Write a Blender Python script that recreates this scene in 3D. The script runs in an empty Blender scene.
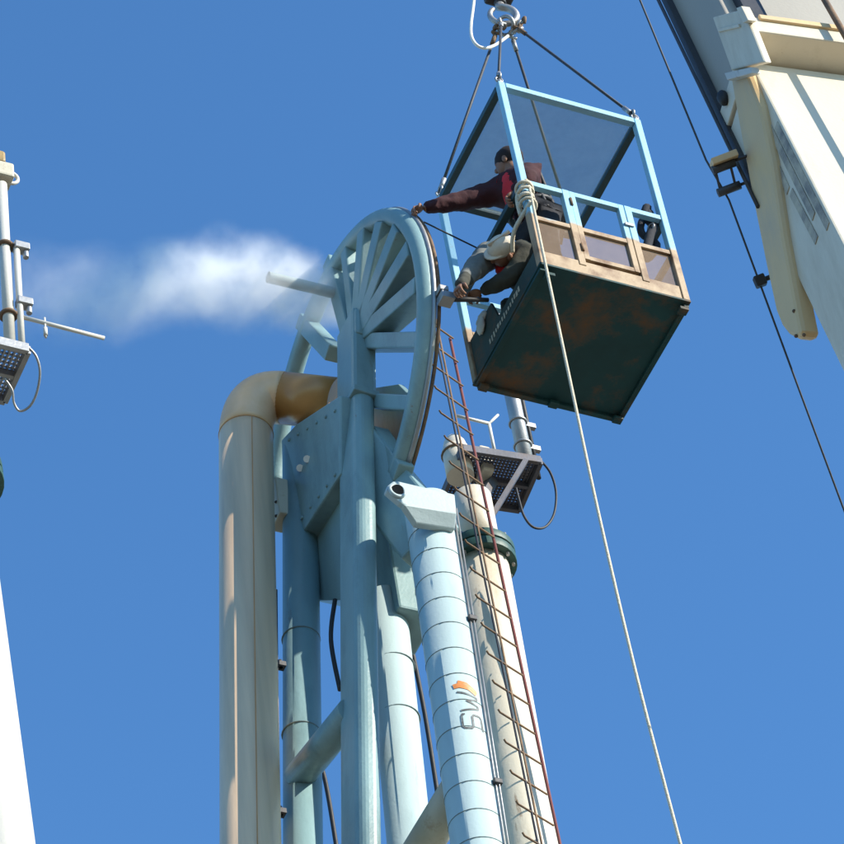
import bpy, bmesh, math, random
from mathutils import Vector, Matrix
random.seed(7)
S = bpy.context.scene
COL = S.collection
V = Vector

# ------------------------------------------------------------------ camera, sky, sun, exposure
FPX = 3500.0
PITCH, ROLL, YAW = math.radians(47.512), math.radians(10.283), 0.5346
CAMZ = 1.6
F_ = V((0, math.cos(PITCH), math.sin(PITCH)))
U0 = V((0, -math.sin(PITCH), math.cos(PITCH)))
R0 = V((1, 0, 0))
R_ = R0 * math.cos(ROLL) - U0 * math.sin(ROLL)
U_ = R0 * math.sin(ROLL) + U0 * math.cos(ROLL)
CAM = V((0, 0, CAMZ))
cd = bpy.data.cameras.new('camera')
cd.lens = 36.0 * FPX / 844.0
cd.sensor_width = 36.0
cd.clip_end = 2000
co = bpy.data.objects.new('camera', cd)
COL.objects.link(co)
co.matrix_world = Matrix.Translation(CAM) @ Matrix((R_, U_, -F_)).transposed().to_4x4()
S.camera = co

SUN_AZ, SUN_EL = math.radians(71), math.radians(28)      # azimuth from "behind the camera" towards the right
SDIR = V((math.sin(SUN_AZ) * math.cos(SUN_EL), -math.cos(SUN_AZ) * math.cos(SUN_EL), math.sin(SUN_EL)))
wd = bpy.data.worlds.new('World')
S.world = wd
wd.use_nodes = True
nt = wd.node_tree
sky = nt.nodes.new('ShaderNodeTexSky')
sky.sky_type = 'NISHITA'
sky.sun_disc = False
sky.sun_elevation = SUN_EL
sky.sun_rotation = math.atan2(SDIR.x, SDIR.y)
sky.air_density = 1.0
sky.dust_density = 0.3
sky.ozone_density = 3.0
mul = nt.nodes.new('ShaderNodeMix')
mul.data_type = 'RGBA'
mul.blend_type = 'MULTIPLY'
mul.inputs[0].default_value = 1.0
mul.inputs[7].default_value = (0.86, 1.42, 1.78, 1)
nt.links.new(sky.outputs[0], mul.inputs[6])
nt.links.new(mul.outputs[2], nt.nodes['Background'].inputs[0])
nt.nodes['Background'].inputs[1].default_value = 0.093
sl = bpy.data.lights.new('sun', 'SUN')
sl.energy = 5.0
sl.angle = math.radians(0.5)
sl.color = (1.0, 0.93, 0.80)
so = bpy.data.objects.new('sun', sl)
so.rotation_euler = SDIR.to_track_quat('Z', 'Y').to_euler()
so.location = (30, -20, 60)
COL.objects.link(so)
S.view_settings.view_transform = 'Standard'
S.view_settings.look = 'None'
S.view_settings.gamma = 1
S.view_settings.use_curve_mapping = False
S.view_settings.exposure = 0.75
S.cycles.volume_bounces = 10
S.cycles.volume_step_rate = 1.0

# ------------------------------------------------------------------ placing helpers
W = V((math.cos(YAW), math.sin(YAW), 0))        # along the ship's beam (right and away)
D = V((-math.sin(YAW), math.cos(YAW), 0))       # along the ship (left and away)
Z = V((0, 0, 1))


def ray(x, y):
    return F_ + R_ * ((x - 422) / FPX) - U_ * ((y - 422) / FPX)


B = CAM + ray(558.86, 249.78) * 25.705          # middle of the work basket


def L(w, d, z):
    return B + W * w + D * d + Z * z


def loc(P):
    q = P - B
    return V((q.dot(W), q.dot(D), q.dot(Z)))


def PD(x, y, k):                                # pixel on the upright plane d = k
    r = ray(x, y)
    t = ((B - CAM).dot(D) + k) / r.dot(D)
    return CAM + r * t


def PW(x, y, k):                                # pixel on the upright plane w = k
    r = ray(x, y)
    t = ((B - CAM).dot(W) + k) / r.dot(W)
    return CAM + r * t


def PT(x, y, dep):
    return CAM + ray(x, y) * dep


def to_ground(a, b, z=0.0):                     # carry the line a->b on down to height z
    t = (z - a.z) / (b.z - a.z)
    return a + (b - a) * t


# ------------------------------------------------------------------ mesh helpers
class MB:
    def __init__(self):
        self.v, self.f, self.smooth = [], [], []

    def _add(self, vs, fs, smooth=False):
        o = len(self.v)
        self.v += [V(p) for p in vs]
        self.f += [tuple(i + o for i in f) for f in fs]
        self.smooth += [smooth] * len(fs)
        return self

    def box(self, c, hx, hy, hz, ax=None):
        ax = ax or (W, D, Z)
        vs = [c + ax[0] * (sx * hx) + ax[1] * (sy * hy) + ax[2] * (sz * hz)
              for sz in (-1, 1) for sy in (-1, 1) for sx in (-1, 1)]
        return self._add(vs, [(0, 2, 3, 1), (4, 5, 7, 6), (0, 1, 5, 4), (2, 6, 7, 3), (0, 4, 6, 2), (1, 3, 7, 5)])

    def beam(self, p, q, a, b, up=None):
        z = (q - p).normalized()
        up = up or Z
        if abs(z.dot(up)) > 0.98:
            up = D
        x = up.cross(z).normalized()
        y = z.cross(x)
        return self.box((p + q) / 2, a / 2, b / 2, (q - p).length / 2, (x, y, z))

    def tube(self, pts, r, seg=14, caps=True):
        pts = [V(p) for p in pts]
        n = len(pts)
        rs = r if isinstance(r, (list, tuple)) else [r] * n
        tang = []
        for i in range(n):
            a = pts[max(0, i - 1)]
            b = pts[min(n - 1, i + 1)]
            tang.append((b - a).normalized())
        ref = Z if abs(tang[0].dot(Z)) < 0.9 else D
        x = ref.cross(tang[0]).normalized()
        vs, fs = [], []
        for i in range(n):
            x = (x - tang[i] * x.dot(tang[i])).normalized()
            y = tang[i].cross(x)
            for k in range(seg):
                t = 2 * math.pi * k / seg
                vs.append(pts[i] + (x * math.cos(t) + y * math.sin(t)) * rs[i])
        for i in range(n - 1):
            for k in range(seg):
                a = i * seg + k
                b = i * seg + (k + 1) % seg
                fs.append((a, b, b + seg, a + seg))
        self._add(vs, fs, True)
        if caps:
            o = len(self.v) - n * seg
            self.f.append(tuple(o + k for k in reversed(range(seg))))
            self.f.append(tuple(o + (n - 1) * seg + k for k in range(seg)))
            self.smooth += [False, False]
        return self

    def ring(self, c, axis, R, r, seg=28, rs=8, a0=0.0, a1=2 * math.pi, xdir=None):
        axis = axis.normalized()
        x = (xdir or (D if abs(axis.dot(D)) < 0.9 else W)).copy()
        x = (x - axis * x.dot(axis)).normalized()
        y = axis.cross(x)
        pts = []
        full = abs(a1 - a0) > 6.28
        for i in range(seg + 1):
            t = a0 + (a1 - a0) * i / seg
            pts.append(c + (x * math.cos(t) + y * math.sin(t)) * R)
        return self.tube(pts, r, rs, caps=not full)

    def prism(self, poly, vec):
        n = len(poly)
        vs = [V(p) for p in poly] + [V(p) + vec for p in poly]
        fs = [tuple(range(n)), tuple(reversed(range(n, 2 * n)))]
        fs += [(i, i + n, (i + 1) % n + n, (i + 1) % n) for i in range(n)]
        return self._add(vs, fs)

    def blob(self, c, rx, ry, rz, ax=None, nu=14, nv=9, jit=0.0):
        ax = ax or (W, D, Z)
        vs, fs = [], []
        for j in range(1, nv):
            th = math.pi * j / nv
            for i in range(nu):
                ph = 2 * math.pi * i / nu
                k = 1 + random.uniform(-jit, jit)
                vs.append(c + ax[0] * (rx * k * math.sin(th) * math.cos(ph)) + ax[1] * (ry * k * math.sin(th) * math.sin(ph)) + ax[2] * (rz * k * math.cos(th)))
        vs += [c + ax[2] * rz, c - ax[2] * rz]
        t, b = len(vs) - 2, len(vs) - 1
        for j in range(nv - 2):
            for i in range(nu):
                a = j * nu + i
                e = j * nu + (i + 1) % nu
                fs.append((a, a + nu, e + nu, e))
        for i in range(nu):
            fs.append((t, i, (i + 1) % nu))
            fs.append((b, (nv - 2) * nu + (i + 1) % nu, (nv - 2) * nu + i))
        return self._add(vs, fs, True)


ORG = {}


def root(name, base, label, cat, group=None):
    o = bpy.data.objects.new(name, None)
    o.empty_display_size = 0.2
    o.location = base
    COL.objects.link(o)
    o['label'] = label
    o['category'] = cat
    if group:
        o['group'] = group
    ORG[o.name] = V(base)
    return o


def obj(name, mb, mat, parent=None, origin=None, bevel=0.0, label=None):
    if origin is not None:
        og = V(origin)
    elif parent is not None:
        og = ORG[parent.name]
    else:
        og = sum(mb.v, V()) / len(mb.v)
    me = bpy.data.meshes.new(name)
    me.from_pydata([tuple(p - og) for p in mb.v], [], mb.f)
    me.polygons.foreach_set('use_smooth', mb.smooth)
    bm = bmesh.new()
    bm.from_mesh(me)
    bmesh.ops.recalc_face_normals(bm, faces=bm.faces)
    bm.to_mesh(me)
    bm.free()
    me.materials.append(M[mat])
    o = bpy.data.objects.new(name, me)
    COL.objects.link(o)
    if parent is not None:
        o.parent = parent
        o.location = og - ORG[parent.name]
    else:
        o.location = og
    ORG[o.name] = og
    if bevel:
        b = o.modifiers.new('bevel', 'BEVEL')
        b.width = bevel
        b.segments = 2
        b.limit_method = 'ANGLE'
        b.angle_limit = math.radians(50)
    if label:
        o['label'] = label
    return o


def tag(o, label, cat, group=None):
    o['label'] = label
    o['category'] = cat
    if group:
        o['group'] = group
    return o


def bez(p0, p1, p2, n=10):
    return [p0 * ((1 - t) ** 2) + p1 * (2 * t * (1 - t)) + p2 * (t * t) for t in [i / n for i in range(n + 1)]]


def smooth_path(pts, n=8):
    out = []
    P = [pts[0]] + list(pts) + [pts[-1]]
    for i in range(1, len(P) - 2):
        a, b, c, d = P[i - 1], P[i], P[i + 1], P[i + 2]
        for k in range(n):
            t = k / n
            out.append(0.5 * ((2 * b) + (c - a) * t + (2 * a - 5 * b + 4 * c - d) * t * t + (3 * b - a - 3 * c + d) * t ** 3))
    out.append(pts[-1])
    return out


# ------------------------------------------------------------------ materials
M = {}


def mat(name, col, rough=0.5, metal=0.0, var=0.12, scale=3.0, dirt=None, dirt_amt=0.5, dirt_scale=2.0, dirt_soft=0.12, streak=1.0, bump=0.15, bump_scale=40.0, spec=0.4, rust=0.0):
    """painted or bare surface: base colour with mottling, an optional second colour of dirt or rust, fine relief"""
    m = bpy.data.materials.new(name)
    m.use_nodes = True
    n, l = m.node_tree.nodes, m.node_tree.links
    p = n['Principled BSDF']
    tc = n.new('ShaderNodeTexCoord')
    mp = n.new('ShaderNodeMapping')
    mp.inputs['Scale'].default_value = (1, 1, 1.0 / streak)
    l.new(tc.outputs['Object'], mp.inputs[0])
    no = n.new('ShaderNodeTexNoise')
    no.inputs['Scale'].default_value = scale
    no.inputs['Detail'].default_value = 6
    no.inputs['Roughness'].default_value = 0.65
    l.new(mp.outputs[0], no.inputs['Vector'])
    r = n.new('ShaderNodeValToRGB')
    c = V(col[:3])
    r.color_ramp.elements[0].position = 0.3
    r.color_ramp.elements[1].position = 0.72
    r.color_ramp.elements[0].color = (*(c * (1 - var)), 1)
    r.color_ramp.elements[1].color = (*(c * (1 + var * 0.6)), 1)
    l.new(no.outputs[0], r.inputs[0])
    out = r.outputs[0]
    if dirt:
        n2 = n.new('ShaderNodeTexNoise')
        n2.inputs['Scale'].default_value = dirt_scale
        n2.inputs['Detail'].default_value = 8
        n2.inputs['Roughness'].default_value = 0.7
        l.new(mp.outputs[0], n2.inputs['Vector'])
        r2 = n.new('ShaderNodeValToRGB')
        r2.color_ramp.elements[0].position = 1 - dirt_amt - dirt_soft
        r2.color_ramp.elements[1].position = min(1, 1 - dirt_amt + dirt_soft)
        l.new(n2.outputs[0], r2.inputs[0])
        mx = n.new('ShaderNodeMix')
        mx.data_type = 'RGBA'
        l.new(r2.outputs[0], mx.inputs[0])
        l.new(out, mx.inputs[6])
        mx.inputs[7].default_value = (*dirt, 1)
        out = mx.outputs[2]
    if rust:
        mr = n.new('ShaderNodeMapping')
        mr.inputs['Scale'].default_value = (7, 7, 0.9)
        l.new(tc.outputs['Object'], mr.inputs[0])
        n4 = n.new('ShaderNodeTexNoise')
        n4.inputs['Scale'].default_value = 1.6
        n4.inputs['Detail'].default_value = 7
        n4.inputs['Roughness'].default_value = 0.75
        l.new(mr.outputs[0], n4.inputs['Vector'])
        r4 = n.new('ShaderNodeValToRGB')
        r4.color_ramp.elements[0].position = 0.70 - rust
        r4.color_ramp.elements[1].position = 0.80 - rust
        l.new(n4.outputs[0], r4.inputs[0])
        m4 = n.new('ShaderNodeMix')
        m4.data_type = 'RGBA'
        l.new(r4.outputs[0], m4.inputs[0])
        l.new(out, m4.inputs[6])
        m4.inputs[7].default_value = (0.19, 0.10, 0.045, 1)
        out = m4.outputs[2]
    l.new(out, p.inputs['Base Color'])
    p.inputs['Metallic'].default_value = metal
    p.inputs['Specular IOR Level'].default_value = spec
    rr = n.new('ShaderNodeMapRange')
    rr.inputs[3].default_value = max(0.05, rough - 0.12)
    rr.inputs[4].default_value = min(1, rough + 0.15)
    l.new(no.outputs[0], rr.inputs[0])
    l.new(rr.outputs[0], p.inputs['Roughness'])
    if bump:
        n3 = n.new('ShaderNodeTexNoise')
        n3.inputs['Scale'].default_value = bump_scale
        n3.inputs['Detail'].default_value = 4
        l.new(tc.outputs['Object'], n3.inputs['Vector'])
        bp = n.new('ShaderNodeBump')
        bp.inputs['Strength'].default_value = bump
        bp.inputs['Distance'].default_value = 0.01
        l.new(n3.outputs[0], bp.inputs['Height'])
        l.new(bp.outputs[0], p.inputs['Normal'])
    M[name] = m
    return m


mat('sea_blue_paint', (0.195, 0.305, 0.315), rough=0.40, var=0.22, scale=2.2, streak=3, rust=0.05, dirt=(0.095, 0.155, 0.165), dirt_amt=0.38, dirt_scale=1.6, spec=0.45)
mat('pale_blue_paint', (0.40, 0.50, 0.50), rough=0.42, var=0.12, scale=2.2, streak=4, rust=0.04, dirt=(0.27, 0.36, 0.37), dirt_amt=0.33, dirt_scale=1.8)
mat('ring_paint', (0.13, 0.17, 0.17), rough=0.6)
mat('padeye_paint', (0.36, 0.44, 0.45), rough=0.5, var=0.1, dirt=(0.3, 0.3, 0.27), dirt_amt=0.35)
mat('cream_paint', (0.62, 0.565, 0.46), rough=0.45, var=0.1, streak=4, rust=0.06, dirt=(0.36, 0.27, 0.16), dirt_amt=0.32, dirt_scale=2.5)
mat('white_mast_paint', (0.52, 0.50, 0.45), rough=0.45, var=0.08, streak=4, rust=0.08, dirt=(0.45, 0.30, 0.18), dirt_amt=0.26, dirt_scale=3)
mat('boom_paint', (0.62, 0.55, 0.43), rough=0.42, var=0.06, scale=1.2, streak=5, dirt=(0.42, 0.34, 0.23), dirt_amt=0.35, dirt_scale=1.6, rust=0.03)
mat('boom_inner_shade', (0.34, 0.31, 0.26), rough=0.5, var=0.1, scale=1.2, streak=4)  # shade on the section above the collar put into its grey
mat('boom_box_paint', (0.62, 0.43, 0.22), rough=0.5, var=0.1, scale=1.5, streak=3, dirt=(0.46, 0.36, 0.24), dirt_amt=0.4)
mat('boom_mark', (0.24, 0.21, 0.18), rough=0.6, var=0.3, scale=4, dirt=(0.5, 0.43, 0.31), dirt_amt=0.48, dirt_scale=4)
mat('lettering', (0.09, 0.09, 0.09), rough=0.6, dirt=(0.24, 0.30, 0.31), dirt_amt=0.42, dirt_scale=14)
mat('lettering_orange', (0.70, 0.24, 0.06), rough=0.5, dirt=(0.40, 0.36, 0.30), dirt_amt=0.42, dirt_scale=12)
mat('exhaust_elbow', (0.70, 0.46, 0.28), rough=0.36, spec=0.45, metal=0.12, var=0.22, scale=1.6, dirt=(0.60, 0.33, 0.11), dirt_amt=0.42, dirt_scale=1.1, dirt_soft=0.25, bump=0.05)
mat('exhaust_steel', (0.76, 0.53, 0.33), rough=0.36, spec=0.45, metal=0.12, var=0.28, scale=5, streak=40, dirt=(0.52, 0.34, 0.18), dirt_amt=0.35, dirt_scale=1.3, bump=0.05)  # upright streaks of tone paint reflection bands into the steel
mat('exhaust_heat', (0.56, 0.27, 0.08), rough=0.35, metal=0.1, var=0.2, scale=1.5, dirt=(0.36, 0.17, 0.05), dirt_amt=0.45, dirt_scale=1.3, dirt_soft=0.25, bump=0.05)
mat('galvanised', (0.33, 0.33, 0.33), rough=0.45, metal=0.7, var=0.2, dirt=(0.30, 0.22, 0.14), dirt_amt=0.3)
mat('dark_steel', (0.055, 0.055, 0.06), rough=0.5, metal=0.3, var=0.3)
mat('dark_grating', (0.13, 0.13, 0.15), rough=0.6, metal=0.3, var=0.3, dirt=(0.12, 0.08, 0.05), dirt_amt=0.4, dirt_scale=6)
mat('rusty_steel', (0.20, 0.12, 0.065), rough=0.75, var=0.3, scale=8, dirt=(0.08, 0.055, 0.04), dirt_amt=0.45, dirt_scale=9)
mat('wire_rope', (0.05, 0.055, 0.065), rough=0.6, metal=0.3, var=0.3, scale=30)
mat('manila_rope', (0.60, 0.54, 0.42), rough=0.9, var=0.25, scale=60, bump=0.6, bump_scale=160)
mat('white_cord', (0.75, 0.73, 0.68), rough=0.8, var=0.1, scale=40)
mat('green_flange', (0.025, 0.075, 0.065), rough=0.5, var=0.2)
mat('red_paint', (0.15, 0.045, 0.036), rough=0.5, var=0.2, streak=4)
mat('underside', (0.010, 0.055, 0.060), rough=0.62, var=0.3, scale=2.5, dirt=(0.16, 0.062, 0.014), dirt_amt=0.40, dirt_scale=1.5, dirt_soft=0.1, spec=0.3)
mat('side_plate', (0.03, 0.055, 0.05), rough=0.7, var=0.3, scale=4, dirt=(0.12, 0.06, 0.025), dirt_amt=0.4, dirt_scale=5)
mat('shaded_rail_blue', (0.022, 0.06, 0.075), rough=0.5, var=0.2, dirt=(0.10, 0.06, 0.03), dirt_amt=0.25, dirt_scale=8)  # darker blue paints shade into the side and back rails
mat('screen_wire', (0.23, 0.16, 0.11), rough=0.7, var=0.3)
mat('roof_wire', (0.15, 0.17, 0.17), rough=0.6, var=0.2)
mat('skin', (0.24, 0.12, 0.075), rough=0.6, var=0.1)
mat('sleeve_dark', (0.045, 0.011, 0.014), rough=0.9, var=0.25, scale=14, bump=0.5, bump_scale=25)
mat('vest_red', (0.62, 0.025, 0.035), rough=0.8, var=0.2, scale=10, bump=0.4, bump_scale=25)
mat('trousers_dark', (0.025, 0.027, 0.035), rough=0.9, var=0.3, scale=12, bump=0.5, bump_scale=25)
mat('coverall_olive', (0.05, 0.052, 0.042), rough=0.9, var=0.3, scale=9, bump=0.5, bump_scale=25)
mat('sleeve_grey', (0.15, 0.155, 0.145), rough=0.9, var=0.25, scale=9, bump=0.5, bump_scale=25)
mat('hair_dark', (0.02, 0.012, 0.012), rough=0.8, var=0.3)
mat('cap_white', (0.58, 0.52, 0.43), rough=0.7, var=0.15, scale=8)
mat('boot', (0.02, 0.018, 0.016), rough=0.6)
mat('rubber', (0.02, 0.02, 0.022), rough=0.55)
mat('beige_box', (0.46, 0.43, 0.33), rough=0.5, dirt=(0.25, 0.16, 0.09), dirt_amt=0.33, dirt_scale=8)
mat('canvas', (0.6, 0.57, 0.5), rough=0.9, var=0.2, scale=8)
mat('ochre_lamp', (0.30, 0.20, 0.07), rough=0.5, var=0.3, scale=10)
mat('quay_concrete', (0.17, 0.14, 0.10), rough=0.9, var=0.2, scale=0.15, dirt=(0.11, 0.095, 0.07), dirt_amt=0.4, dirt_scale=0.08, bump=0.3, bump_scale=6)


def net(name, col, cover):
    """fine woven net, too fine to show its threads: partly see-through cloth"""
    m_ = mat(name, col, rough=0.9, var=0.25, scale=3, bump=0, spec=0.1)
    n_, l_ = m_.node_tree.nodes, m_.node_tree.links
    tr = n_.new('ShaderNodeBsdfTransparent')
    mx_ = n_.new('ShaderNodeMixShader')
    mx_.inputs[0].default_value = cover
    l_.new(tr.outputs[0], mx_.inputs[1])
    l_.new(n_['Principled BSDF'].outputs[0], mx_.inputs[2])
    l_.new(mx_.outputs[0], n_['Material Output'].inputs['Surface'])


net('roof_net', (0.38, 0.52, 0.50), 0.52)
net('panel_net', (0.26, 0.19, 0.14), 0.58)


def two_tone():
    """basket paint: pale blue above the middle rail, tan primer below it, rust at the worn spots"""
    m = mat('basket_paint', (0.24, 0.47, 0.62), rough=0.5, var=0.1, dirt=(0.30, 0.20, 0.12), dirt_amt=0.28, dirt_scale=7)
    n, l = m.node_tree.nodes, m.node_tree.links
    p = n['Principled BSDF']
    src = p.inputs['Base Color'].links[0].from_socket
    tc = n['Texture Coordinate']
    sx = n.new('ShaderNodeSeparateXYZ')
    l.new(tc.outputs['Object'], sx.inputs[0])
    nz = n.new('ShaderNodeTexNoise')
    nz.inputs['Scale'].default_value = 9
    l.new(tc.outputs['Object'], nz.inputs['Vector'])
    ma = n.new('ShaderNodeMath')
    ma.operation = 'MULTIPLY_ADD'
    ma.inputs[1].default_value = 0.10
    l.new(nz.outputs[0], ma.inputs[0])
    l.new(sx.outputs[2], ma.inputs[2])
    rp = n.new('ShaderNodeMapRange')
    rp.inputs[1].default_value = 0.60
    rp.inputs[2].default_value = 0.64
    l.new(ma.outputs[0], rp.inputs[0])
    n2 = n.new('ShaderNodeTexNoise')
    n2.inputs['Scale'].default_value = 6
    n2.inputs['Detail'].default_value = 8
    l.new(tc.outputs['Object'], n2.inputs['Vector'])
    r2 = n.new('ShaderNodeValToRGB')
    r2.color_ramp.elements[0].color = (0.15, 0.075, 0.03, 1)
    r2.color_ramp.elements[0].position = 0.33
    r2.color_ramp.elements[1].color = (0.36, 0.26, 0.16, 1)
    r2.color_ramp.elements[1].position = 0.56
    l.new(n2.outputs[0], r2.inputs[0])
    mx = n.new('ShaderNodeMix')
    mx.data_type = 'RGBA'
    l.new(rp.outputs[0], mx.inputs[0])
    l.new(r2.outputs[0], mx.inputs[6])
    l.new(src, mx.inputs[7])
    l.new(mx.outputs[2], p.inputs['Base Color'])


two_tone()

# ------------------------------------------------------------------ quay
g = MB()
g.box(V((0, 0, -0.5)), 300, 300, 0.5, (R0, V((0, 1, 0)), Z))
q = obj('quay', g, 'quay_concrete')
q['kind'] = 'structure'

# ------------------------------------------------------------------ the blue gantry
HUB = PW(360, 342, -1.15)
kH = loc(HUB).y
colA, colB = PD(356, 330, kH), PD(361, 844, kH)
G = root('gantry', to_ground(colA, colB), 'sea-blue steel gantry with half-wheel head, tubular legs and round spoked rim', 'gantry')

CD, CZ = 1.462, -0.526                        # wheel centre (d, z) in the plane w = -1.15
RR = 1.43


def rimpt(a, w=-1.15, r=RR):
    return L(w, CD + r * math.cos(a), CZ + r * math.sin(a))


m = MB()
pts = [rimpt(math.radians(20 + (250 - 20) * i / 60)) for i in range(61)]
m.tube(pts, 0.07, 16)
rim = obj('rim', m, 'sea_blue_paint', G)
m = MB()
pts = [rimpt(math.radians(150 + (246 - 150) * i / 30), -1.08, RR + 0.062) for i in range(31)]
m.tube(pts, 0.015, 8)
obj('rim_cable', m, 'rusty_steel', rim)
m = MB()
pts = [rimpt(math.radians(135 + (244 - 135) * i / 30), -1.12, RR + 0.066) for i in range(31)]
m.tube(pts, 0.02, 8)
obj('rim_strip', m, 'galvanised', rim)  # thin galvanised strip along the right limb


def ang_of(P):
    q_ = loc(P)
    return math.atan2(q_.z - CZ, q_.y - CD)


for (x, y), wd_, th_ in (((350, 242), .18, .10), ((369, 224), .19, .13), ((388, 218), .20, .155), ((405, 224), .20, .155), ((419, 242), .20, .155), ((430, 275), .19, .14), ((435, 330), .16, .12)):
    e = rimpt(ang_of(PW(x, y, -1.15)), -1.12, RR - 0.05)
    hb_ = HUB + W * 0.03
    s0 = hb_ + (e - hb_).normalized() * 0.12
    m = MB().beam(s0, e, th_, wd_, W)
    obj('spoke', m, 'sea_blue_paint', G, bevel=0.012)
# braces on the two flanks of the wheel
for a, b, t in (((334, 354), (304, 322), .13), ((380, 402), (418, 404), .11), ((350, 330), (332, 262), .13), ((378, 436), (404, 474), .14)):
    pa, pb = PW(*a, -1.15), PW(*b, -1.15)
    m = MB().beam(pa, pb, t, t * 0.9, W)
    obj('brace', m, 'sea_blue_paint', G, bevel=0.012)
# hub: a short faceted drum with end plates
m = MB()
ha = (colA - colB).normalized()
hx = (W - ha * W.dot(ha)).normalized()
hy = ha.cross(hx)
cs = [HUB + hx * a * 0.115 + hy * b * 0.185 - ha * 0.14 for a, b in ((-1, -1), (1, -1), (1, 1), (-1, 1))]
m.prism(cs, ha * 0.30)
obj('hub', m, 'sea_blue_paint', G, bevel=0.035)
# legs
axis = (colA - colB).normalized()
zt = axis
xw = (W - zt * W.dot(zt)).normalized()
yd = zt.cross(xw)
bot1 = to_ground(colA, colB)
top1 = colA - axis * 0.9
m = MB().box((bot1 + top1) / 2, 0.085, 0.175, (top1 - bot1).length / 2, (xw, yd, zt))
leg1 = obj('leg', m, 'sea_blue_paint', G, bevel=0.07, label='flat-sided middle leg with rounded corners')
leg1.modifiers['bevel'].segments = 5
cap = MB()
zt = axis
xw = (W - zt * W.dot(zt)).normalized()
yd = zt.cross(xw)
cap.box(colA - axis * 0.42, 0.095, 0.165, 0.48, (xw, yd, zt))
obj('column_head', cap, 'sea_blue_paint', G, bevel=0.03)
m = MB().box(colA - axis * 0.92, 0.10, 0.19, 0.03, (xw, yd, zt))
obj('collar', m, 'sea_blue_paint', leg1, bevel=0.008)
lA, lB = PD(300, 445, 2.0), PD(303, 844, 2.0)
m = MB().tube([to_ground(lA, lB), lA], 0.132, 64)
obj('leg', m, 'sea_blue_paint', G)
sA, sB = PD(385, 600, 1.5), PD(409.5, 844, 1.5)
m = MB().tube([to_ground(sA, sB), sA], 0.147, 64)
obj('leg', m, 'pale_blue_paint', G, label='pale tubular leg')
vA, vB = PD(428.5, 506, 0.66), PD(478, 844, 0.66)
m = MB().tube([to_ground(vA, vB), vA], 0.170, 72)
legv = obj('leg', m, 'pale_blue_paint', G, label='stout pale tubular leg with painted letters and thin dark rings')
va = (vA - vB).normalized()
# thin dark rings at even spacing round that leg
cl = None
hL = (vA - vB).length
i = 0
while 0.36 + i * 0.235 < hL + 1.2:
    P = vA - va * (0.36 + i * 0.235)
    if cl is None:
        cl = obj('thin_band', MB().ring(P, va, 0.1695, 0.0045, 30, 6), 'ring_paint', legv, origin=P)
    else:
        o = cl.copy()
        COL.objects.link(o)
        o.parent = legv
        o.location = P - ORG[G.name] - (ORG[legv.name] - ORG[G.name])
    i += 1
# lettering wrapped round the leg
toc = (CAM - (vA + vB) / 2)
toc = (toc - va * toc.dot(va)).normalized()
rgt = va.cross(toc)
if rgt.dot(R_) < 0:
    rgt = -rgt


def on_leg(h, th, r=0.1728):
    return vB + va * h + (toc * math.cos(th) + rgt * math.sin(th)) * r


def ribbon(mb, path, h0, th0, width):
    k_ = 0.78
    path = [(a * k_, b * k_) for a, b in path]
    dense = []
    for (a, b), (c_, d_) in zip(path[:-1], path[1:]):
        k = max(2, int(math.hypot(c_ - a, d_ - b) / 0.01))
        dense += [(a + (c_ - a) * j / k, b + (d_ - b) * j / k) for j in range(k)]
    dense.append(path[-1])
    vs, fs = [], []
    for j, p in enumerate(dense):
        a = dense[max(0, j - 1)]
        b = dense[min(len(dense) - 1, j + 1)]
        t = V((b[0] - a[0], b[1] - a[1]))
        t.normalize()
        for s in (-1, 1):
            tx, ty = p[0] - t.y * s * width / 2, p[1] + t.x * s * width / 2
            vs.append(on_leg(h0 + tx, th0 - ty / 0.172))
    for j in range(len(dense) - 1):
        fs.append((2 * j, 2 * j + 1, 2 * j + 3, 2 * j + 2))
    mb._add(vs, fs, True)


hS = (PD(466, 747, 0.66) - vB).dot(va)
m = MB()
ribbon(m, [(.155, .15), (.155, .17), (.13, .18), (.02, .18), (0, .165), (0, .105), (.02, .09), (.13, .09), (.155, .075), (.155, .015), (.13, 0), (.0, 0)], hS, 0.90, 0.015)
obj('painted_letter', m, 'lettering', legv)
m = MB()
ribbon(m, [(.0, .18), (.045, .02), (.075, .02), (.115, .12), (.15, .02), (.175, .02), (.215, .19)], hS + .15, 0.90, 0.015)
obj('painted_letter', m, 'lettering', legv)
m = MB()
ribbon(m, [(.0, .0), (.05, .07), (.07, .15), (.06, .2)], hS + .32, 0.84, 0.04)
ribbon(m, [(.02, .0), (.09, .09), (.11, .16)], hS + .32, 0.84, 0.03)
obj('painted_emblem', m, 'lettering_orange', legv)
# conduit and clips down the right of that leg
m = MB()
pa, pb = on_leg(hL - 0.15, 1.12, 0.181), on_leg(-1.5, 1.12, 0.181)
m.tube([pa, pb], 0.0075, 8)
m.tube([pa + rgt * 0.022, pb + rgt * 0.022], 0.006, 8)
obj('conduit', m, 'galvanised', legv)
for y in (631, 795):
    h = (PD(428.5 + (y - 506) * .153, y, 0.66) - vB).dot(va)
    m = MB().box(on_leg(h, 1.15, 0.192), 0.03, 0.022, 0.02)
    obj('conduit_clip', m, 'dark_steel', legv, bevel=0.006)
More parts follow.
